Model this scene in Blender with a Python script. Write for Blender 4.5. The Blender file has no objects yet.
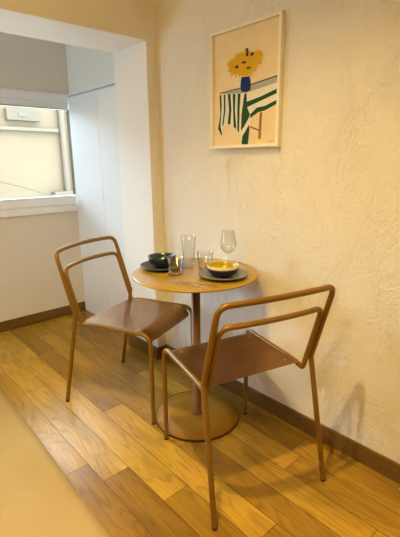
import bpy, bmesh, math, random
from mathutils import Vector, Matrix
random.seed(7)
S = bpy.context.scene
COL = S.collection
PI = math.pi

# ------------------------------------------------------------------ materials
def mat(name, col=(.8, .8, .8), rough=.5, metal=0., spec=.5, coat=0.):
    m = bpy.data.materials.new(name); m.use_nodes = True
    b = m.node_tree.nodes['Principled BSDF']
    b.inputs['Base Color'].default_value = (*col, 1)
    b.inputs['Roughness'].default_value = rough
    b.inputs['Metallic'].default_value = metal
    b.inputs['Specular IOR Level'].default_value = spec
    b.inputs['Coat Weight'].default_value = coat
    return m

def nt(m):
    t = m.node_tree
    return t.nodes, t.links, t.nodes['Principled BSDF']

def noise(N, L, scale, detail=4, rough=.55, dist=0., vec=None):
    n = N.new('ShaderNodeTexNoise')
    n.inputs['Scale'].default_value = scale; n.inputs['Detail'].default_value = detail
    n.inputs['Roughness'].default_value = rough; n.inputs['Distortion'].default_value = dist
    if vec: L.new(vec, n.inputs['Vector'])
    return n

def mapping(N, L, scale=(1, 1, 1), rot=(0, 0, 0)):
    tc = N.new('ShaderNodeTexCoord'); mp = N.new('ShaderNodeMapping')
    mp.inputs['Scale'].default_value = scale; mp.inputs['Rotation'].default_value = rot
    L.new(tc.outputs['Object'], mp.inputs['Vector'])
    return mp.outputs['Vector']

def ramp(N, L, src, stops):
    r = N.new('ShaderNodeValToRGB')
    while len(r.color_ramp.elements) < len(stops): r.color_ramp.elements.new(.5)
    for e, (p, c) in zip(r.color_ramp.elements, stops):
        e.position = p; e.color = (*c, 1) if len(c) == 3 else c
    L.new(src, r.inputs['Fac'])
    return r.outputs['Color']

def math_node(N, L, op, a, b):
    m = N.new('ShaderNodeMath'); m.operation = op
    for i, v in enumerate((a, b)):
        if isinstance(v, (int, float)): m.inputs[i].default_value = v
        else: L.new(v, m.inputs[i])
    return m.outputs[0]

def bump(N, L, b, h, strength, dist):
    bp = N.new('ShaderNodeBump'); bp.inputs['Strength'].default_value = strength
    bp.inputs['Distance'].default_value = dist
    L.new(h, bp.inputs['Height']); L.new(bp.outputs['Normal'], b.inputs['Normal'])

def vary(m, c1, c2, scale, vscale=(1, 1, 1), bumpd=0.):
    N, L, b = nt(m)
    n = noise(N, L, scale, vec=mapping(N, L, vscale))
    L.new(ramp(N, L, n.outputs['Fac'], [(.3, c1), (.7, c2)]), b.inputs['Base Color'])
    if bumpd: bump(N, L, b, n.outputs['Fac'], .3, bumpd)
    return m

WALL = (.80, .76, .68)
def stucco():
    m = mat('stucco', WALL, .75, spec=.3)
    N, L, b = nt(m)
    v1 = mapping(N, L, (1, 1.4, .75), (.5, 0, 0))      # strokes leaning one way
    v2 = mapping(N, L, (1, 1.2, .9), (-.75, 0, 0))     # and the other
    big = noise(N, L, 6, 3, .5, .8, v1)
    def ridge(sc, v, lo):                               # raised edge the trowel leaves: sharp on one side, soft on the other
        n = noise(N, L, sc, 6, .62, 1.2, v)
        return ramp(N, L, n.outputs['Fac'], [(lo - .10, (0, 0, 0)), (lo, (1, 1, 1)), (lo + .012, (.25, .25, .25)), (lo + .08, (0, 0, 0))])
    r1, r2, r3 = ridge(4.2, v1, .50), ridge(5.5, v2, .56), ridge(9, v1, .60)
    fine = noise(N, L, 45, 6, .7, .4, v1)
    # patches where the plaster was left rougher
    patch = ramp(N, L, noise(N, L, 2.6, 3, .5, .5, v2).outputs['Fac'], [(.38, (.25, .25, .25)), (.62, (1, 1, 1))])
    rr = math_node(N, L, 'ADD', math_node(N, L, 'MULTIPLY', r1, .5), math_node(N, L, 'ADD', math_node(N, L, 'MULTIPLY', r2, .4), math_node(N, L, 'MULTIPLY', r3, .3)))
    h = math_node(N, L, 'ADD', math_node(N, L, 'MULTIPLY', rr, patch), math_node(N, L, 'ADD', math_node(N, L, 'MULTIPLY', big.outputs['Fac'], .7), math_node(N, L, 'MULTIPLY', fine.outputs['Fac'], .30)))
    bump(N, L, b, h, .6, .010)
    L.new(ramp(N, L, noise(N, L, 2.2, 3, vec=v1).outputs['Fac'], [(.3, (.78, .735, .645)), (.7, (.82, .78, .70))]), b.inputs['Base Color'])
    return m

def planks_mat():
    m = mat('oak planks', (.4, .2, .05), .3, spec=.22)
    N, L, b = nt(m)
    at = N.new('ShaderNodeAttribute'); at.attribute_name = 'tone'
    tc = N.new('ShaderNodeTexCoord')
    sh = N.new('ShaderNodeVectorMath'); sh.operation = 'MULTIPLY_ADD'
    L.new(at.outputs['Vector'], sh.inputs[0]); sh.inputs[1].default_value = (7, 31, 0); L.new(tc.outputs['Object'], sh.inputs[2])
    mp = N.new('ShaderNodeMapping'); mp.inputs['Scale'].default_value = (9, .9, 1); L.new(sh.outputs[0], mp.inputs['Vector'])
    # cathedral figure
    nz = noise(N, L, 1.1, 2, .5, .4, mp.outputs['Vector'])
    rings = math_node(N, L, 'FRACT', math_node(N, L, 'MULTIPLY', nz.outputs['Fac'], 17), 0)
    ringc = ramp(N, L, rings, [(0, (.35, .35, .35)), (.25, (.9, .9, .9)), (.8, (1, 1, 1)), (1, (.35, .35, .35))])
    mp2 = N.new('ShaderNodeMapping'); mp2.inputs['Scale'].default_value = (90, 3.5, 1); L.new(sh.outputs[0], mp2.inputs['Vector'])
    fib = noise(N, L, 1., 5, .6, .2, mp2.outputs['Vector'])
    mp3 = N.new('ShaderNodeMapping'); mp3.inputs['Scale'].default_value = (6, 1.6, 1); L.new(sh.outputs[0], mp3.inputs['Vector'])
    blot = noise(N, L, 1.3, 3, .5, .5, mp3.outputs['Vector'])
    sep = N.new('ShaderNodeSeparateColor'); L.new(at.outputs['Color'], sep.inputs[0])
    base = ramp(N, L, sep.outputs[0], [(0, (.28, .145, .018)), (.4, (.44, .245, .026)), (.7, (.55, .325, .038)), (1, (.66, .425, .065))])
    def mul(a, c, f):
        x = N.new('ShaderNodeMix'); x.data_type = 'RGBA'; x.blend_type = 'MULTIPLY'; x.inputs['Factor'].default_value = f
        L.new(a, x.inputs['A']); L.new(c, x.inputs['B']); return x.outputs['Result']
    c = mul(base, ringc, .46)
    c = mul(c, ramp(N, L, fib.outputs['Fac'], [(.3, (.62, .58, .5)), (.65, (1.1, 1.1, 1.1))]), .55)
    c = mul(c, ramp(N, L, blot.outputs['Fac'], [(.3, (.6, .56, .5)), (.6, (1.12, 1.1, 1.08))]), .7)
    L.new(c, b.inputs['Base Color'])
    L.new(ramp(N, L, fib.outputs['Fac'], [(.3, (.36, .36, .36)), (.7, (.24, .24, .24))]), b.inputs['Roughness'])
    bump(N, L, b, fib.outputs['Fac'], .12, .002)
    return m

def glass(name):
    m = bpy.data.materials.new(name); m.use_nodes = True
    t = m.node_tree; t.nodes.clear(); N, L = t.nodes, t.links
    o = N.new('ShaderNodeOutputMaterial'); mx = N.new('ShaderNodeMixShader'); lw = N.new('ShaderNodeLayerWeight')
    lw.inputs['Blend'].default_value = .22
    tr = N.new('ShaderNodeBsdfTransparent'); gl = N.new('ShaderNodeBsdfGlossy'); gl.inputs['Roughness'].default_value = .01
    L.new(ramp(N, L, lw.outputs['Facing'], [(.1, (.975, .98, .975)), (.55, (.88, .895, .88)), (.85, (.62, .64, .62)), (1., (.3, .32, .3))]), tr.inputs['Color'])
    L.new(ramp(N, L, lw.outputs['Facing'], [(.1, (.08, .08, .08)), (.7, (.24, .24, .24)), (1., (.6, .6, .6))]), mx.inputs[0]); L.new(tr.outputs[0], mx.inputs[1]); L.new(gl.outputs[0], mx.inputs[2]); L.new(mx.outputs[0], o.inputs[0])
    return m

def pane():
    m = bpy.data.materials.new('window pane'); m.use_nodes = True
    t = m.node_tree; t.nodes.clear(); N, L = t.nodes, t.links
    o = N.new('ShaderNodeOutputMaterial'); mx = N.new('ShaderNodeMixShader'); fr = N.new('ShaderNodeFresnel')
    fr.inputs['IOR'].default_value = 1.35
    tr = N.new('ShaderNodeBsdfTransparent'); tr.inputs['Color'].default_value = (.985, .98, .97, 1)
    gl = N.new('ShaderNodeBsdfGlossy'); gl.inputs['Roughness'].default_value = .02
    L.new(fr.outputs[0], mx.inputs[0]); L.new(tr.outputs[0], mx.inputs[1]); L.new(gl.outputs[0], mx.inputs[2]); L.new(mx.outputs[0], o.inputs[0])
    return m

M = {}
M['stucco'] = stucco()
M['paint'] = vary(mat('wall paint', WALL, .7, spec=.3), (.79, .75, .67), (.81, .77, .69), 3)
M['reveal'] = vary(mat('white paint', (.84, .82, .78), .45, spec=.35), (.83, .81, .77), (.85, .83, .79), 3)
M['ceiling'] = vary(mat('ceiling paint', (.8, .77, .7), .8), (.79, .76, .69), (.81, .78, .71), 2)
M['planks'] = planks_mat()
M['gap'] = vary(mat('plank joint', (.05, .022, .006), .8), (.045, .02, .005), (.06, .026, .008), 8)
M['skirting'] = vary(mat('brown wood skirting', (.15, .078, .015), .42), (.12, .060, .011), (.18, .095, .019), 4, (1, 12, 12))
M['laminate'] = vary(mat('white laminate', (.78, .785, .78), .28, spec=.5), (.77, .775, .77), (.79, .795, .79), 2)
M['lam_edge'] = vary(mat('grey edge strip', (.45, .44, .40), .4), (.43, .42, .38), (.47, .46, .42), 6)
M['upvc'] = vary(mat('white window plastic', (.93, .945, .96), .32), (.92, .935, .95), (.94, .955, .97), 2)
M['gasket'] = vary(mat('dark window gasket', (.12, .11, .08), .6), (.11, .10, .075), (.13, .12, .085), 20)
M['pane'] = pane()
M['frame_metal'] = vary(mat('bronze painted tube', (.24, .122, .015), .34, metal=.3, spec=.35, coat=.05), (.225, .114, .013), (.255, .13, .017), 30)
M['seat'] = vary(mat('brown seat', (.46, .235, .07), .30, metal=.9, coat=.3), (.42, .215, .062), (.50, .255, .078), 14)
_sb = M['seat'].node_tree.nodes['Principled BSDF']; _sb.inputs['Coat Roughness'].default_value = .22; _sb.inputs['Coat IOR'].default_value = 1.65
M['rubber'] = vary(mat('black rubber', (.02, .016, .013), .7), (.018, .014, .011), (.024, .019, .015), 40)
M['screw'] = vary(mat('steel screw', (.6, .48, .32), .35, metal=.8), (.55, .44, .3), (.65, .52, .36), 60)
M['top'] = vary(mat('ochre table top', (.46, .26, .03), .24, spec=.4, coat=.1), (.33, .19, .016), (.38, .22, .022), 5, (1, 6, 1))
M['post'] = vary(mat('brown table post', (.20, .085, .022), .4, metal=.3), (.18, .077, .02), (.22, .093, .025), 20)
M['base'] = vary(mat('ochre table base', (.27, .145, .007), .45, spec=.2), (.285, .134, .007), (.315, .152, .009), 4)
M['base_rim'] = vary(mat('dark base rim', (.085, .036, .010), .45, metal=.2), (.08, .033, .009), (.09, .039, .011), 20)
M['plate'] = vary(mat('slate grey stoneware', (.17, .18, .18), .38), (.15, .16, .162), (.19, .20, .197), 25)
M['plate_dark'] = vary(mat('charcoal stoneware', (.06, .062, .065), .4), (.05, .052, .055), (.07, .072, .074), 25)
M['navy'] = vary(mat('dark teal glaze', (.012, .025, .035), .18, coat=.4), (.009, .019, .028), (.016, .032, .042), 18)
M['black_glaze'] = vary(mat('black glaze', (.012, .011, .012), .3), (.01, .009, .01), (.016, .014, .015), 20)
M['cream'] = vary(mat('cream glaze', (.72, .62, .40), .3), (.68, .58, .36), (.76, .66, .44), 15)
M['olive'] = vary(mat('olive yellow glaze', (.42, .30, .012), .25, coat=.3), (.37, .26, .008), (.47, .34, .018), 15)
M['glass'] = glass('clear glass')
M['steel'] = vary(mat('brushed steel', (.62, .55, .43), .34, metal=.95), (.6, .53, .41), (.64, .57, .45), 50)
M['rug'] = None
def rug_mat():
    m = mat('pale tan rug', (.60, .43, .17), .8, spec=.15)
    N, L, b = nt(m)
    n = noise(N, L, 3, 4, .6, .6, mapping(N, L))
    L.new(ramp(N, L, n.outputs['Fac'], [(.3, (.44, .29, .10)), (.7, (.49, .335, .125))]), b.inputs['Base Color'])
    w = N.new('ShaderNodeTexWave'); w.inputs['Scale'].default_value = 55; w.bands_direction = 'Y'; w.inputs['Distortion'].default_value = 1.5
    L.new(mapping(N, L), w.inputs['Vector'])
    bump(N, L, b, w.outputs['Fac'], .15, .002)
    return m
M['rug'] = rug_mat()
# print colours
for k, c in dict(pic_frame=(.86, .82, .70), pr_paper=(.82, .66, .38), pr_white=(.80, .76, .62), pr_green=(.02, .07, .025),
                 pr_blue=(.012, .03, .16), pr_flower=(.72, .42, .02), pr_dark=(.03, .025, .04), pr_grey=(.42, .42, .36),
                 pr_leg=(.32, .16, .05), pr_floor=(.80, .64, .36)).items():
    M[k] = vary(mat(k.replace('_', ' '), c, .6, spec=.15), tuple(x * .96 for x in c), tuple(min(1, x * 1.04) for x in c), 12)
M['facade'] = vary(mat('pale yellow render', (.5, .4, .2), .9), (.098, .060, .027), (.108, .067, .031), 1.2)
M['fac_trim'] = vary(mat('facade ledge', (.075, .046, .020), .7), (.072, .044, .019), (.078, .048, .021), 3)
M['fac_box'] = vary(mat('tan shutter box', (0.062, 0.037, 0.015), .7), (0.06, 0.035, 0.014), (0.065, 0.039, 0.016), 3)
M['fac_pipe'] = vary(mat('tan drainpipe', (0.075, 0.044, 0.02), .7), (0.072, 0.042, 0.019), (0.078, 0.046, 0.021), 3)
M['cable'] = vary(mat('grey cable', (.05, .035, .018), .7), (.047, .033, .017), (.053, .037, .019), 3)
M['ground'] = vary(mat('pavement', (.5, .46, .38), .9), (.47, .43, .35), (.53, .49, .41), 1)

# ------------------------------------------------------------------ mesh helpers
def obj(name, bm, mats, parent=None, smooth=False, loc=None):
    me = bpy.data.meshes.new(name)
    bmesh.ops.recalc_face_normals(bm, faces=bm.faces[:])
    bm.to_mesh(me); bm.free()
    for m in (mats if isinstance(mats, (list, tuple)) else [mats]): me.materials.append(m)
    if smooth:
        for p in me.polygons: p.use_smooth = True
    o = bpy.data.objects.new(name, me); COL.objects.link(o)
    if parent: o.parent = parent
    if loc is not None: o.location = loc
    return o

def add_box(bm, lo, hi, bev=0., mi=0, seg=2):
    lo, hi = Vector(lo), Vector(hi)
    r = bmesh.ops.create_cube(bm, size=1)
    vs = r['verts']
    for v in vs: v.co = (lo + hi) / 2 + Vector((v.co.x * (hi.x - lo.x), v.co.y * (hi.y - lo.y), v.co.z * (hi.z - lo.z)))
    fs = list({f for v in vs for f in v.link_faces})
    for f in fs: f.material_index = mi
    if bev:
        es = list({e for v in vs for e in v.link_edges})
        r = bmesh.ops.bevel(bm, geom=es, offset=bev, segments=seg, affect='EDGES', profile=.5)
        for f in r['faces']: f.material_index = mi

def boxes(*bs, bev=0.):
    bm = bmesh.new()
    for lo, hi in bs: add_box(bm, lo, hi, bev)
    return bm

def fillet(pts, rads, n=7):
    """polyline with rounded corners; rads per inner point"""
    P = [Vector(p) for p in pts]; out = [P[0]]
    for i in range(1, len(P) - 1):
        r = rads[i - 1]
        a = (P[i-1] - P[i]).normalized(); b = (P[i+1] - P[i]).normalized()
        if r <= 0: out.append(P[i]); continue
        d = r / math.tan(a.angle(b) / 2)
        d = min(d, (P[i-1]-P[i]).length * .49, (P[i+1]-P[i]).length * .49)
        A, B = P[i] + a * d, P[i] + b * d
        for k in range(n + 1):
            t = k / n
            out.append(A * (1-t)**2 + P[i] * 2*t*(1-t) + B * t*t)
    out.append(P[-1])
    return out

def add_tube(bm, pts, r, seg=12, cap=True, mi=0):
    P = [Vector(p) for p in pts]; n = len(P)
    T = [(P[min(i+1, n-1)] - P[max(i-1, 0)]).normalized() for i in range(n)]
    a = Vector((0, 0, 1)) if abs(T[0].z) < .9 else Vector((1, 0, 0))
    N = (a - T[0] * a.dot(T[0])).normalized()
    rings = []
    for i in range(n):
        N = (N - T[i] * N.dot(T[i])).normalized(); B = T[i].cross(N)
        rr = r[i] if isinstance(r, (list, tuple)) else r
        rings.append([bm.verts.new(P[i] + rr * (N * math.cos(2*PI*k/seg) + B * math.sin(2*PI*k/seg))) for k in range(seg)])
    for i in range(n-1):
        for k in range(seg):
            f = bm.faces.new((rings[i][k], rings[i][(k+1) % seg], rings[i+1][(k+1) % seg], rings[i+1][k]))
            f.material_index = mi; f.smooth = True
    if cap:
        for rg in (rings[0][::-1], rings[-1]):              # caps keep their own vertices so the tube shades evenly
            bm.faces.new([bm.verts.new(v.co) for v in rg]).material_index = mi

def tube(pts, r, **k):
    bm = bmesh.new(); add_tube(bm, pts, r, **k); return bm

def lathe(prof, seg=48, mis=None):
    """prof: list of (r, z); open profile, poles where r == 0"""
    bm = bmesh.new(); rings = []
    for r, z in prof:
        if r < 1e-6: rings.append([bm.verts.new((0, 0, z))])
        else: rings.append([bm.verts.new((r * math.cos(2*PI*k/seg), r * math.sin(2*PI*k/seg), z)) for k in range(seg)])
    for i in range(len(rings) - 1):
        A, B = rings[i], rings[i+1]
        for k in range(seg):
            k2 = (k+1) % seg
            if len(A) == 1: vs = (A[0], B[k2], B[k])
            elif len(B) == 1: vs = (A[k], A[k2], B[0])
            else: vs = (A[k], A[k2], B[k2], B[k])
            f = bm.faces.new(vs); f.smooth = True
            if mis: f.material_index = mis[i]
    return bm

def thing(name, label, cat, loc=(0, 0, 0), rotz=0., group=None):
    o = bpy.data.objects.new(name, None); COL.objects.link(o)
    o.empty_display_size = .1; o.location = loc; o.rotation_euler = (0, 0, rotz)
    return tag(o, label, cat, group)
def tag(o, label, cat, group=None):
    o['label'] = label; o['category'] = cat
    if group: o['group'] = group
    return o
def struct(name, bm, m, parent=None):
    o = obj(name, bm, m, parent)
    if not parent: o['kind'] = 'structure'
    return o

# ------------------------------------------------------------------ room shell
# stucco wall is the plane x = 0, the wall with the alcove opening the plane y = 0
JX, ZH, T, D, NX = -.072, 1.872, .338, 1.174, .0125     # jamb x, opening head, wall thickness, window wall y, alcove side wall x
LX, FY, CZ = -3.3, -4.2, 2.5
OL = -2.3                                               # left end of the opening
struct('wall_right', boxes(((0, FY, 0), (.15, 0, CZ))), M['stucco'])
bm = bmesh.new()
add_box(bm, (JX, .0, 0), (.15, T, CZ)); add_box(bm, (OL, 0, ZH), (JX, T, CZ)); add_box(bm, (LX, 0, 0), (OL, T, CZ))
# faces that look into the opening carry the white paint of the reveal
for f in bm.faces:
    c = f.calc_center_median(); f.normal_update()
    if (abs(c.z - ZH) < 1e-4) or (abs(c.x - JX) < 1e-4 and abs(f.normal.x) > .9 and c.z < CZ): f.material_index = 1
struct('wall_back', bm, [M['paint'], M['reveal']])
struct('wall_left', boxes(((LX - .15, FY, 0), (LX, T, CZ))), M['paint'])
struct('wall_front', boxes(((LX - .15, FY - .15, 0), (.15, FY, CZ))), M['paint'])
struct('ceiling', boxes(((LX - .15, FY - .15, CZ), (.15, D + .2, CZ + .12))), M['ceiling'])
# alcove
WX0, WX1 = -2.05, .030                                    # window opening
WZ0, WZ1 = .863, 1.743
struct('wall_alcove_side', boxes(((.03, T, 0), (.15, D, CZ))), M['paint'])
DY0, DY1, DZ0, DZ1 = T + .36, D - .04, .75, 1.70          # unseen second window, added at the alcove's far end for side daylight
struct('wall_alcove_left', boxes(((OL - .15, T, 0), (OL, DY0, CZ)), ((OL - .15, DY1, 0), (OL, D + .2, CZ)), ((OL - .15, DY0, DZ1), (OL, DY1, CZ)), ((OL - .15, DY0, 0), (OL, DY1, DZ0))), M['paint'])
dr = struct('added_window', boxes(((OL - .10, DY0, DZ0), (OL - .04, DY0 + .05, DZ1)), ((OL - .10, DY1 - .05, DZ0), (OL - .04, DY1, DZ1)),
       ((OL - .10, DY0 + .05, DZ1 - .05), (OL - .04, DY1 - .05, DZ1)), ((OL - .10, DY0 + .05, DZ0), (OL - .04, DY1 - .05, DZ0 + .05)), bev=.002), M['upvc'])
obj('pane', boxes(((OL - .074, DY0 + .05, DZ0 + .05), (OL - .068, DY1 - .05, DZ1 - .05))), M['pane'], dr)
struct('wall_window', boxes(((OL, D, 0), (.15, D + .2, WZ0)), ((OL, D, WZ1), (.15, D + .2, CZ)), ((OL, D, WZ0), (WX0, D + .2, WZ1))), M['paint'])

# floor: boards laid along y, each its own face with a tone of its own, over a dark sub-floor
bm = bmesh.new()
tone = bm.loops.layers.color.new('tone')
add_box(bm, (LX, FY, -.05), (.03, D, -.0035), mi=1)
PW, X0, G = .1175, -.865, .0011
known = {   # row index -> list of joints (y); row 0 spans x in [-.865, -.7475]
    -1: [(-2.0), -.572, .62], 0: [-1.75, -.705, .175, 1.0], 1: [-1.35, -.95, .75], 2: [-1.3, -.279, .597], 3: [-1.5, -.75, .2, .9], 4: [-1.55, -.55, .45]}
tones = {(0, 0): .5, (0, 1): .30, (0, 2): .90, (0, 3): .9, (-1, 1): .42, (-1, 2): .82, (-1, 3): .8, (1, 2): .86, (1, 3): .8, (1, 1): .5,
         (2, 0): .45, (2, 1): .55, (2, 2): .58, (2, 3): .34, (3, 2): .5, (3, 3): .72, (3, 4): .6, (4, 2): .5, (4, 3): .62}
tones.update({(2, 2): .50, (2, 1): .80})
for i in range(math.floor((LX - X0) / PW), math.ceil((.03 - X0) / PW)):
    xa, xb = max(X0 + i*PW, LX) + G, min(X0 + (i+1)*PW, .03) - G
    if xb - xa < .002: continue
    js = known.get(i)
    if not js:
        js = []; y = FY + random.uniform(.2, 1.1)
        while y < D - .15: js.append(y); y += random.uniform(.55, 1.25)
    ys = [FY] + [j for j in js if FY < j < D] + [D]
    for k in range(len(ys) - 1):
        vs = [bm.verts.new(c) for c in ((xa, ys[k] + G, 0), (xb, ys[k] + G, 0), (xb, ys[k+1] - G, 0), (xa, ys[k+1] - G, 0))]
        f = bm.faces.new(vs); f.material_index = 0
        t = tones.get((i, k), random.choice((.3, .45, .55, .62, .75)))
        for lp in f.loops: lp[tone] = (t, random.Random(i*31+k).random(), random.Random(i*77+k).random(), 1)
fl = struct('floor', bm, [M['planks'], M['gap']])

BH, BT = .083, .012
def base(name, lo, hi): struct(name, boxes((lo, hi), bev=.003), M['skirting'])
base('baseboard_right', (-BT, FY, 0), (0, 0, BH))
base('baseboard_back', (JX, -BT, 0), (-BT, 0, BH))
base('baseboard_jamb', (JX - BT, -BT, 0), (JX, T, BH))
base('baseboard_window', (OL, D - BT, 0), (NX - .003, D, BH))

# built-in white cupboard that lines the alcove side
cb = thing('built_in_cupboard', 'white flush built-in cupboard front lining the right side of the window alcove', 'cupboard', (NX, T, 0))
for a, b in ((.004, .3855), (.3880, D - T - .003)):
    obj('door', boxes(((0, a, .004), (.0165, b, 1.722)), bev=.0012), M['laminate'], cb)
o = obj('top_strip', boxes(((-.002, .004, 1.7235), (.0165, D - T - .003, 1.732)), bev=.001), M['lam_edge'], cb); o['label'] = 'thin grey strip along the top edge'
obj('top_rail', boxes(((-.004, .004, 1.733), (.0165, D - T - .003, 1.748)), bev=.001), M['laminate'], cb)

# window
w = boxes(((WX0, D + .04, WZ0), (.15, D + .08, .984)), ((WX0, D + .04, 1.640), (.15, D + .08, WZ1)),
          ((WX0, D + .002, .984), (WX0 + .05, D + .08, 1.640)), bev=.002)
win = struct('window_1', w, M['upvc'])
def wpart(n, bm, m): return obj(n, bm, m, win)
wpart('sash_rail', boxes(((WX0, D - .012, .918), (NX - .003, D + .04, .980)), bev=.006), M['upvc'])
wpart('window_sill', boxes(((WX0, D - .030, WZ0), (NX - .003, D + .04, .916)), bev=.005), M['upvc'])
wpart('blind_cassette', boxes(((WX0, D - .016, 1.684), (NX - .003, D + .04, WZ1)), bev=.006), M['upvc'])
wpart('head_rail', boxes(((WX0, D - .006, 1.640), (NX - .003, D + .04, 1.683)), bev=.004), M['upvc'])
wpart('gasket', boxes(((WX0, D - .004, 1.6345), (NX, D + .02, 1.6395)), ((WX0, D - .004, .981), (NX, D + .02, .9855)), ((NX + .002, D + .001, .986), (NX + .006, D + .02, 1.634))), M['gasket'])
wpart('pane', boxes(((WX0 + .05, D + .024, .984), (.15, D + .030, 1.640))), M['pane'])

# ------------------------------------------------------------------ outside
struct('ground_outside', boxes(((-9, D + .2, -1.2), (12, 16, -1.1))), M['ground'])
bd = thing('building', 'pale yellow rendered building across the street, seen through the window', 'building', (.9, 5.9, -1.1), .08)
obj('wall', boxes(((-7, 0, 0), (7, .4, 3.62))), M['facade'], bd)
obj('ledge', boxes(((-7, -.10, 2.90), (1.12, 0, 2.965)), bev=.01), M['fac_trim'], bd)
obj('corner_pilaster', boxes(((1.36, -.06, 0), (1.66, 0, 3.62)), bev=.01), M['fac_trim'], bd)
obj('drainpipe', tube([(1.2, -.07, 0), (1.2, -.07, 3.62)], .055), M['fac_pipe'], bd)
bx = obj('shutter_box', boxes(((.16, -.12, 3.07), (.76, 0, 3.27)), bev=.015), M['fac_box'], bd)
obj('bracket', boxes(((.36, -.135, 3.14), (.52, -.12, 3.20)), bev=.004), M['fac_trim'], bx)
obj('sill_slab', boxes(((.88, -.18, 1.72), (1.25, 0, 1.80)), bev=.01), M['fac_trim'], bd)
cg = 'cables crossing the yellow facade'
tag(obj('overhead_cable', tube([(-3, 5.5, 1.62), (0, 5.52, 1.17), (1.1, 5.55, .84), (2.6, 5.6, .32), (4, 5.6, -.2)], .010), M['cable']), 'upper of two thin cables sloping down across the yellow facade', 'cable', cg)
tag(obj('overhead_cable', tube([(-3, 5.4, 1.25), (0, 5.42, .84), (1.1, 5.45, .56), (2.6, 5.5, .1), (4, 5.5, -.4)], .010), M['cable']), 'lower of two thin cables sloping down across the yellow facade', 'cable', cg)

# ------------------------------------------------------------------ rug
rg = bmesh.new()
NXr, NYr = 24, 70
for a in range(NXr + 1):
    for b in range(NYr + 1):
        x, y = -a / NXr * .95, b / NYr * 3.2
        z = .006 + .0008 * math.sin(7*y + 3*x) * math.sin(5*x + 1)
        z += .0022 * math.exp(-((y - 1.83 + .05*x) / .018)**2) + .0016 * math.exp(-((y - 2.27 - .05*x) / .02)**2)
        rg.verts.new((x, y, z))
rg.verts.ensure_lookup_table()
for a in range(NXr):
    for b in range(NYr):
        i = a * (NYr + 1) + b
        rg.faces.new([rg.verts[k] for k in (i, i + 1, i + NYr + 2, i + NYr + 1)])
bd_e = [e for e in rg.edges if len(e.link_faces) == 1]
r = bmesh.ops.extrude_edge_only(rg, edges=bd_e)
for v in r['geom']:
    if isinstance(v, bmesh.types.BMVert): v.co.z = .0005
rug = obj('rug', rg, M['rug'], smooth=True, loc=(-.9965, -2.4, 0))
for p in rug.data.polygons:
    if abs(p.normal.z) < .3: p.use_smooth = False
rug.rotation_euler = (0, 0, math.radians(-1.0))
rug.location = (-1.013, -2.4, 0); rug.rotation_euler = (0, 0, math.radians(-1.5))
tag(rug, 'plain pale tan rug lying on the plank floor in the lower left corner', 'rug')

# ------------------------------------------------------------------ table
TX, TY, TZ = -.290, -.627, .749
tb = thing('bistro_table', 'round ochre pedestal table set for two against the stucco wall', 'table', (TX, TY, 0))
obj('tabletop', lathe([(0, TZ - .012), (.27, TZ - .012), (.281, TZ - .011), (.2885, TZ - .007), (.2885, TZ - .004), (.2868, TZ - .001), (.281, TZ), (.14, TZ), (0, TZ)], 96), M['top'], tb, True)
obj('post', lathe([(0, .0115), (.024, .0115), (.024, .015), (.0205, .017), (.0205, TZ - .028), (0, TZ - .028)], 32), M['post'], tb, True)
obj('mounting_plate', lathe([(0, TZ - .0275), (.09, TZ - .0275), (.11, TZ - .022), (.11, TZ - .0125), (0, TZ - .0125)], 40), M['post'], tb, True)
RB = .2115
bo = obj('base', lathe([(0, .001), (RB - .004, .001), (RB - .004, .0108), (.12, .0112), (0, .0112)], 96), M['base'], tb)
ri = obj('rim', lathe([(RB - .0035, .0005), (RB, .0005), (RB, .0108), (RB - .0012, .0120), (RB - .0035, .0118), (RB - .0035, .0005)], 96), M['base_rim'], bo)
ri['label'] = 'dark edge of the base disc'

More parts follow.
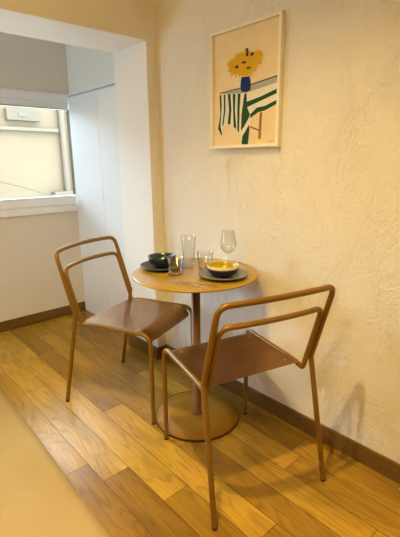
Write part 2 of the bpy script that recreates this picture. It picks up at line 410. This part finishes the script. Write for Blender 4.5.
# ------------------------------------------------------------------ chairs
R_ = .0105
def make_chair(label):
    t = thing('metal_chair', label, 'chair', group='tubular metal chairs at the round table')
    JZ = .505
    hr = lambda s: (s*.2345, -.163, JZ)
    # rear legs: floor to the knee where the tube bends back
    def foot(par, x, y, dx=0, dy=0):
        obj('foot_cap', tube([(x, y, 0), (x + dx, y + dy, .010)], [R_*.95, R_*1.06], seg=14), M['rubber'], par)
    for s in (-1, 1):
        a, b = Vector((s*.2465, -.262, .008)), Vector(hr(s))
        lg = obj('leg', tube([a, a.lerp(b, .5), b], R_), M['frame_metal'], t); foot(lg, s*.2465, -.262)
    for s in (-1, 1):
        pts = fillet([(s*.2155, .262, .008), (s*.2125, .262, .462), (s*.2125, .10, .462)], [.055], 9)
        lg = obj('leg', tube(pts, R_), M['frame_metal'], t); foot(lg, s*.2155, .262)
    def hoop(hw, y0, z0, y1, z1, bow, r, rad):
        n = 12
        L_ = Vector((-hw, y0, z0)); R2 = Vector((hw, y0, z0)); lt = Vector((-hw + .002, y1, z1)); rt = Vector((hw - .002, y1, z1))
        mid = []
        for k in range(1, n):
            u = -1 + 2*k/n
            mid.append(Vector((u*(hw - .002), y1 - bow*(1 - u*u), z1 + .006*(1 - u*u))))
        pts = [L_] + [lt] + mid + [rt] + [R2]
        # round both top corners
        def corner(P, C, Q, r, n=9):
            a = (P - C).normalized(); b = (Q - C).normalized()
            A, B = C + a*r, C + b*r
            return [A*(1-t)**2 + C*2*t*(1-t) + B*t*t for t in [k/n for k in range(n+1)]]
        c1 = corner(L_, lt, mid[2], rad); c2 = corner(mid[-3], rt, R2, rad)
        keep = [m for m in mid if abs(m.x) < hw - rad - .005]
        return [L_] + c1 + keep + c2 + [R2]
    # outer hoop
    pts = hoop(.2345, -.163, JZ, -.261, .816, .028, R_, .042)
    obj('back_frame', tube(pts, R_, seg=14), M['frame_metal'], t)
    # inner hoop running down into the seat rails
    pts = hoop(.2130, -.151, .475, -.231, .730, .028, R_, .042)
    dn = lambda s: fillet([(s*.2130, -.151, .475), (s*.2125, -.143, .450), (s*.2125, -.105, .4585), (s*.2125, -.06, .462)], [.02, .03], 5)
    full = dn(-1)[::-1] + pts[1:-1] + dn(1)
    obj('back_rail', tube(full, R_*.96, seg=14), M['frame_metal'], t)
    for s in (-1, 1):
        obj('side_rail', tube([(s*.2125, -.0605, .462), (s*.2125, .1, .462)], R_), M['frame_metal'], t)
    # seat: dished sheet with a rolled front lip
    bm = bmesh.new(); nu, nv = 16, 22
    prof = []
    for k in range(nv + 1):
        v = k / nv
        if v < .78: y, z = -.130 + v/.78*.325, .4695 - .003*math.sin(PI*v/.78)
        else:
            a = (v - .78)/.22
            ang = a*PI*.47
            y, z = .195 + .052*math.sin(ang) + .004*a, .4695 - .052*(1 - math.cos(ang)) - .006*a
        prof.append((y, z))
    hw = .2032
    grid = [[bm.verts.new((hw*(2*i/nu - 1), y - (.006*(abs(2*i/nu-1)**6) if k > nv*.8 else 0), z - .005*(1 - (2*i/nu - 1)**2)*math.sin(PI*min(1, k/nv/.8)) )) for i in range(nu + 1)] for k, (y, z) in enumerate(prof)]
    for k in range(nv):
        for i in range(nu):
            bm.faces.new((grid[k][i], grid[k][i+1], grid[k+1][i+1], grid[k+1][i]))
    r = bmesh.ops.solidify(bm, geom=bm.faces[:], thickness=.007)
    st = obj('seat', bm, M['seat'], t, True)
    md = st.modifiers.new('edge', 'BEVEL'); md.width = .002; md.segments = 2; md.limit_method = 'ANGLE'; md.angle_limit = math.radians(50)
    for x, y in ((-.17, -.085), (.17, -.085), (-.17, .17), (.17, .17)):
        zz = .4675
        obj('screw', lathe([(.0055, zz - .004), (.0055, zz + .0015), (.0035, zz + .003), (0, zz + .0033)], 14), M['screw'], st, True, (x, y, 0))
    return t
def copy_thing(root, label):
    r = root.copy(); COL.objects.link(r); r['label'] = label
    for ch in root.children:
        c = ch.copy(); COL.objects.link(c); c.parent = r
        for g in ch.children:
            d = g.copy(); COL.objects.link(d); d.parent = c
    return r
ca = make_chair('bronze tubular metal chair standing in front of the white window alcove, left of the table')
cbk = copy_thing(ca, 'nearer bronze tubular metal chair, its open backrest towards the viewer, beside the stucco wall')
def place(o, ang, x, y): o.location = (x, y, 0); o.rotation_euler = (0, 0, -math.radians(ang))
place(ca, 158.2, -.393, -.213)
place(cbk, 15.5, -.3815, -.9795)

# ------------------------------------------------------------------ table setting
def bowl(name, R, H, m, mis_split, loc, label, group):
    # outer wall up from the foot, over the lip and down the inside
    o = [(0, .0), (R*.50, .0), (R*.55, .003), (R*.78, H*.22), (R*.93, H*.50), (R*.985, H*.77), (R, H*.95), (R - .0015, H), (R - .004, H*.985), (R*.93, H*.72), (R*.84, H*.45), (R*.6, H*.2), (R*.25, H*.13), (0, H*.125)]
    b = lathe(o, 56, mis_split); ob = obj(name, b, m, None, True, loc); return tag(ob, label, 'bowl', group)
def plate(R, m, loc, label):
    b = lathe([(0, 0), (R*.62, 0), (R*.66, .002), (R*.97, .0135), (R, .016), (R*.995, .0178), (R*.97, .0172), (R*.70, .008), (R*.64, .0055), (0, .0052)], 72)
    return tag(obj('plate', b, m, None, True, loc), label, 'plate', 'stoneware plates')
PL, PR = (-.352, -.460), (-.256, -.772)
plate(.108, M['plate_dark'], (*PL, TZ), 'charcoal dinner plate under the dark teal bowl at the far left of the table')
plate(.108, M['plate'], (*PR, TZ), 'slate grey dinner plate under the bowl with the yellow inside')
bowl('bowl', .068, .052, [M['navy']], None, (PL[0] + .005, PL[1] + .01, TZ + .0056), 'dark teal glazed bowl on the charcoal plate', 'stoneware bowls')
bowl('bowl', .071, .050, [M['black_glaze'], M['cream'], M['olive']], [0, 0, 0, 0, 0, 1, 1, 1, 2, 2, 2, 2, 2], (PR[0], PR[1], TZ + .0056), 'bowl with yellow inside, cream rim and black underside on the grey plate', 'stoneware bowls')

def tumbler(loc, label, R=.0385, H=.086):
    b = lathe([(0, 0), (R*.80, 0), (R*.84, .002), (R, H - .001), (R - .0009, H), (R - .002, H - .001), (R*.80 - .001, .012), (R*.72, .0095), (0, .0090)], 40)
    return tag(obj('glass_tumbler', b, M['glass'], None, True, loc), label, 'glass', 'short clear tumblers')
tumbler((-.394, -.612, TZ), 'short clear glass tumbler in front of the dark teal bowl')
tumbler((-.222, -.618, TZ), 'short clear glass tumbler behind the bowl with the yellow inside')
H = .158; R = .0345
tag(obj('tall_glass', lathe([(0, 0), (R*.74, 0), (R*.78, .002), (R*.86, H*.3), (R, H - .001), (R - .0009, H), (R - .002, H - .001), (R*.86 - .002, H*.3), (R*.74, .018), (R*.5, .014), (0, .0135)], 40), M['glass'], None, True, (-.262, -.548, TZ)),
    'tall clear drinking glass standing between the two place settings', 'glass')
wg = [(0, .0), (.033, .0), (.034, .0012), (.030, .0025), (.010, .005), (.0045, .010), (.0036, .020), (.0036, .060), (.005, .066), (.016, .072), (.031, .086), (.0380, .106), (.0372, .130), (.0312, .160), (.0275, .180), (.0268, .1805), (.0262, .180), (.0301, .159), (.0360, .130), (.0368, .106), (.0298, .0870), (.015, .0745), (.004, .0700), (0, .0695)]
tag(obj('wine_glass', lathe(wg, 40), M['glass'], None, True, (-.122, -.672, TZ)), 'clear stemmed wine glass behind the yellow bowl, close to the stucco wall', 'wine glass')

# cutlery: lies on the table, pointing towards the near edge
def flat(outline, z0, z1):
    bm = bmesh.new(); vs = [bm.verts.new((x, y, z0)) for x, y in outline]
    f = bm.faces.new(vs); r = bmesh.ops.extrude_face_region(bm, geom=[f])
    for v in r['geom']:
        if isinstance(v, bmesh.types.BMVert): v.co.z = z1
    return bm
def knife(loc, rz, label):
    t = thing('table_knife', label, 'knife', loc, rz)
    obj('handle', flat([(-.0035, -.085), (.0035, -.085), (.0045, -.06), (.0035, .0), (-.0035, .0), (-.0045, -.06)], .0004, .0036), M['steel'], t)
    obj('blade', flat([(-.0035, .0003), (.0035, .0003), (.0065, .012), (.0065, .070), (.002, .088), (-.0035, .090)], .0008, .0022), M['steel'], t)
def fork(loc, rz, label):
    t = thing('table_fork', label, 'fork', loc, rz)
    obj('handle', flat([(-.0040, -.085), (.0040, -.085), (.0035, -.05), (.0022, .025), (-.0022, .025), (-.0035, -.05)], .0004, .0030), M['steel'], t)
    h = flat([(-.0022, .0253), (.0022, .0253), (.0105, .040), (.0105, .085), (.0085, .088), (.0075, .085), (.0065, .050), (.0045, .050), (.0045, .085), (.0030, .088), (.0015, .085), (.0012, .050), (-.0012, .050), (-.0015, .085), (-.0030, .088), (-.0045, .085), (-.0045, .050), (-.0065, .050), (-.0075, .085), (-.0085, .088), (-.0105, .085), (-.0105, .040)], .0010, .0026)
    obj('tines', h, M['steel'], t)
fork((-.445, -.765, TZ), math.radians(15), 'steel fork lying on the near part of the tabletop, left of the knife')
knife((-.408, -.785, TZ), math.radians(15), 'steel knife lying between the fork and the grey plate')

# ------------------------------------------------------------------ framed print
PY0, PY1, PZ0, PZ1 = -.4515, -.8665, 1.3000, 1.8185
pic = thing('framed_print', 'white framed print of yellow flowers in a blue vase on a striped tablecloth', 'picture', (0, (PY0 + PY1)/2, (PZ0 + PZ1)/2))
hw, hh, fw = (PY0 - PY1)/2, (PZ1 - PZ0)/2, .0145
bm = bmesh.new()
for lo, hi in (((-.026, -hw, -hh), (-.002, hw, -hh + fw)), ((-.026, -hw, hh - fw), (-.002, hw, hh)), ((-.026, -hw, -hh + fw), (-.002, -hw + fw, hh - fw)), ((-.026, hw - fw, -hh + fw), (-.002, hw, hh - fw))):
    add_box(bm, lo, hi, .0015)
obj('frame', bm, M['pic_frame'], pic)
POLY = {
'flower': [(0.102, 0.121), (0.078, 0.13), (0.056, 0.123), (0.042, 0.144), (0.015, 0.148), (-0.013, 0.136), (-0.033, 0.131), (-0.055, 0.138), (-0.088, 0.139), (-0.106, 0.118), (-0.092, 0.101), (-0.095, 0.084), (-0.069, 0.081), (-0.061, 0.067), (-0.034, 0.058), (-0.015, 0.047), (0.02, 0.052), (0.041, 0.064), (0.062, 0.063), (0.067, 0.087), (0.099, 0.097)],
'bud': [(-0.005, 0.158), (-0.02, 0.158), (-0.025, 0.128), (-0.009, 0.124)],
'vase': [(0.016, 0.046), (-0.032, 0.043), (-0.039, 0.02), (-0.038, -0.015), (-0.016, -0.02), (0.015, -0.015), (0.022, 0.005), (0.02, 0.03)],
'top': [(0.156, -0.007), (0.026, 0.0), (-0.186, 0.022), (-0.186, -0.004), (-0.03, -0.026), (-0.002, -0.030)],
'left': [(0.156, -0.012), (-0.009, -0.023), (-0.015, -0.114), (-0.026, -0.193), (-0.02, -0.246), (0.005, -0.236), (0.023, -0.195), (0.068, -0.159), (0.105, -0.145), (0.131, -0.163), (0.141, -0.199), (0.166, -0.177), (0.15, -0.1)],
'front': [(-0.009, -0.023), (-0.186, -0.002), (-0.187, -0.084), (-0.123, -0.109), (-0.085, -0.111), (-0.042, -0.129), (-0.033, -0.188), (-0.029, -0.245), (0.011, -0.243), (-0.002, -0.162)],
'g1': [(-0.016, -0.061), (-0.096, -0.048), (-0.186, -0.026), (-0.186, -0.044), (-0.103, -0.064), (-0.02, -0.084)],
'g2': [(-0.038, -0.116), (-0.077, -0.091), (-0.123, -0.088), (-0.187, -0.07), (-0.187, -0.086), (-0.123, -0.107), (-0.085, -0.111), (-0.041, -0.132)],
'g3': [(-0.002, -0.026), (-0.015, -0.024), (-0.02, -0.084), (-0.038, -0.116), (-0.032, -0.13), (0.002, -0.172), (0.015, -0.183), (0.013, -0.112)],
'g4': [(-0.032, -0.159), (-0.037, -0.179), (-0.029, -0.245), (0.011, -0.243), (0.006, -0.206), (-0.012, -0.187)],
's1': [(0.156, -0.014), (0.144, -0.014), (0.141, -0.07), (0.15, -0.152), (0.138, -0.189), (0.141, -0.199), (0.166, -0.166), (0.15, -0.1)],
's2': [(0.129, -0.015), (0.117, -0.015), (0.116, -0.083), (0.128, -0.148), (0.138, -0.158), (0.126, -0.082)],
's3': [(0.102, -0.016), (0.084, -0.017), (0.077, -0.086), (0.083, -0.152), (0.101, -0.145), (0.092, -0.085)],
's4': [(0.069, -0.019), (0.052, -0.02), (0.054, -0.088), (0.044, -0.175), (0.062, -0.162), (0.066, -0.087)],
's5': [(0.038, -0.021), (0.021, -0.022), (0.025, -0.091), (0.026, -0.19), (0.038, -0.181), (0.039, -0.1)],
'leg': [(-0.094, -0.114), (-0.108, -0.111), (-0.104, -0.224), (-0.088, -0.224)],
'rung': [(-0.036, -0.164), (-0.092, -0.183), (-0.092, -0.191), (-0.037, -0.172)],
'sig': [(-0.149, -0.235), (-0.181, -0.233), (-0.181, -0.236), (-0.15, -0.238)],
'edge': [(0.156, -0.010), (0.026, -0.003), (-0.002, -0.026), (-0.186, -0.001), (-0.186, -0.008), (-0.002, -0.034), (0.156, -0.017)],
'fd1': [(0.021, 0.108), (-0.006, 0.108), (-0.013, 0.1), (0.007, 0.099)],
'fd2': [(0.056, 0.098), (0.039, 0.099), (0.034, 0.087), (0.051, 0.087)],
'fd3': [(-0.033, 0.135), (-0.05, 0.137), (-0.055, 0.127), (-0.039, 0.121)],
'fd4': [(-0.014, 0.081), (-0.034, 0.082), (-0.043, 0.073), (-0.022, 0.069)],
'back_edge': [(0.156, -0.004), (0.026, 0.003), (-0.186, 0.026), (-0.186, 0.021), (0.026, -0.001), (0.156, -0.008)],
}
PM = ['pr_paper', 'pr_white', 'pr_green', 'pr_blue', 'pr_flower', 'pr_dark', 'pr_grey', 'pr_leg']
USE = [('leg', 7), ('rung', 7), ('top', 6), ('back_edge', 5), ('left', 1), ('front', 1), ('g1', 2), ('g2', 2), ('g3', 2), ('g4', 2), ('s1', 2), ('s2', 2), ('s3', 2), ('s4', 2), ('s5', 2),
       ('flower', 4), ('vase', 3), ('bud', 5), ('fd1', 5), ('fd2', 5), ('fd3', 5), ('fd4', 5), ('sig', 6)]
bm = bmesh.new()
add_box(bm, (-.0125, -hw + fw - .002, -hh + fw - .002), (-.004, hw - fw + .002, hh - fw + .002), mi=0)
for k, (n, mi) in enumerate(USE):
    x = -.0127 - .00008*k
    f = bm.faces.new([bm.verts.new((x, a, b)) for a, b in POLY[n]]); f.material_index = mi
# loose petals round the bunch
rr = random.Random(3)
for k in range(70):
    a = rr.uniform(0, 2*PI); q = rr.uniform(.75, 1.05)
    cy, cz = -.002 + .095*q*math.cos(a), .098 + .045*q*math.sin(a)
    w_, h_, th = rr.uniform(.003, .007), rr.uniform(.008, .018), a + rr.uniform(-.6, .6)
    c, s = math.cos(th), math.sin(th)
    f = bm.faces.new([bm.verts.new((-.0147 - .000008*k, cy + u*c - v*s, cz + u*s + v*c)) for u, v in ((-h_, 0), (0, -w_), (h_, 0), (0, w_))]); f.material_index = 4
obj('print', bm, [M[n] for n in PM], pic)

# ------------------------------------------------------------------ light
def spot(loc, target, e, col, size=.05, ang=130, blend=.7):
    l = bpy.data.lights.new('ceiling spot', 'SPOT'); l.energy = e; l.color = col; l.shadow_soft_size = size
    l.spot_size = math.radians(ang); l.spot_blend = blend
    o = bpy.data.objects.new('ceiling_spot', l); COL.objects.link(o); o.location = loc
    o.rotation_euler = (Vector(target) - Vector(loc)).to_track_quat('-Z', 'Y').to_euler()
    return o
WARM = (1.0, .73, .28)
spot((-1.06, -1.18, 2.46), (-1.0, -1.15, 0), 128, WARM, size=.03, ang=118, blend=1)
spot((-2.3, -1.6, 2.46), (-1.4, .3, .2), 150, WARM, size=.25, ang=140, blend=1)
spot((-1.0, -3.1, 2.46), (-.9, -3.0, 0), 85, WARM, ang=125, blend=1)

sun = bpy.data.lights.new('sun', 'SUN'); sun.energy = 1.2; sun.color = (1, .93, .78); sun.angle = math.radians(1)
so = bpy.data.objects.new('sun', sun); COL.objects.link(so); so.rotation_euler = Vector((.25, .75, -.75)).to_track_quat('-Z', 'Y').to_euler()

wd = bpy.data.worlds.new('sky'); S.world = wd; wd.use_nodes = True
bg = wd.node_tree.nodes['Background']; bg.inputs['Color'].default_value = (.54, .77, 1.0, 1); bg.inputs['Strength'].default_value = 18

# ------------------------------------------------------------------ camera
c = bpy.data.cameras.new('camera'); c.sensor_fit = 'HORIZONTAL'; c.sensor_width = 36; c.lens = 36 * 411.05 / 400; c.clip_start = .02
co = bpy.data.objects.new('camera', c); COL.objects.link(co)
r = Vector((.74280163, -.66943593, -.01006357)); u = Vector((.17604347, .18079023, .96763815)); f = Vector((.64595235, .72053482, -.2521411))
m = Matrix(((r.x, u.x, -f.x, -1.49414), (r.y, u.y, -f.y, -2.00196), (r.z, u.z, -f.z, 1.24133), (0, 0, 0, 1)))
co.matrix_world = m
S.camera = co
vs = S.view_settings
vs.view_transform = 'Standard'; vs.look = 'None'; vs.gamma = 1; vs.use_curve_mapping = False; vs.exposure = 0.2
S.cycles.max_bounces = 12; S.cycles.diffuse_bounces = 6; S.cycles.transparent_max_bounces = 12; S.cycles.transmission_bounces = 12
S.cycles.use_denoising = True
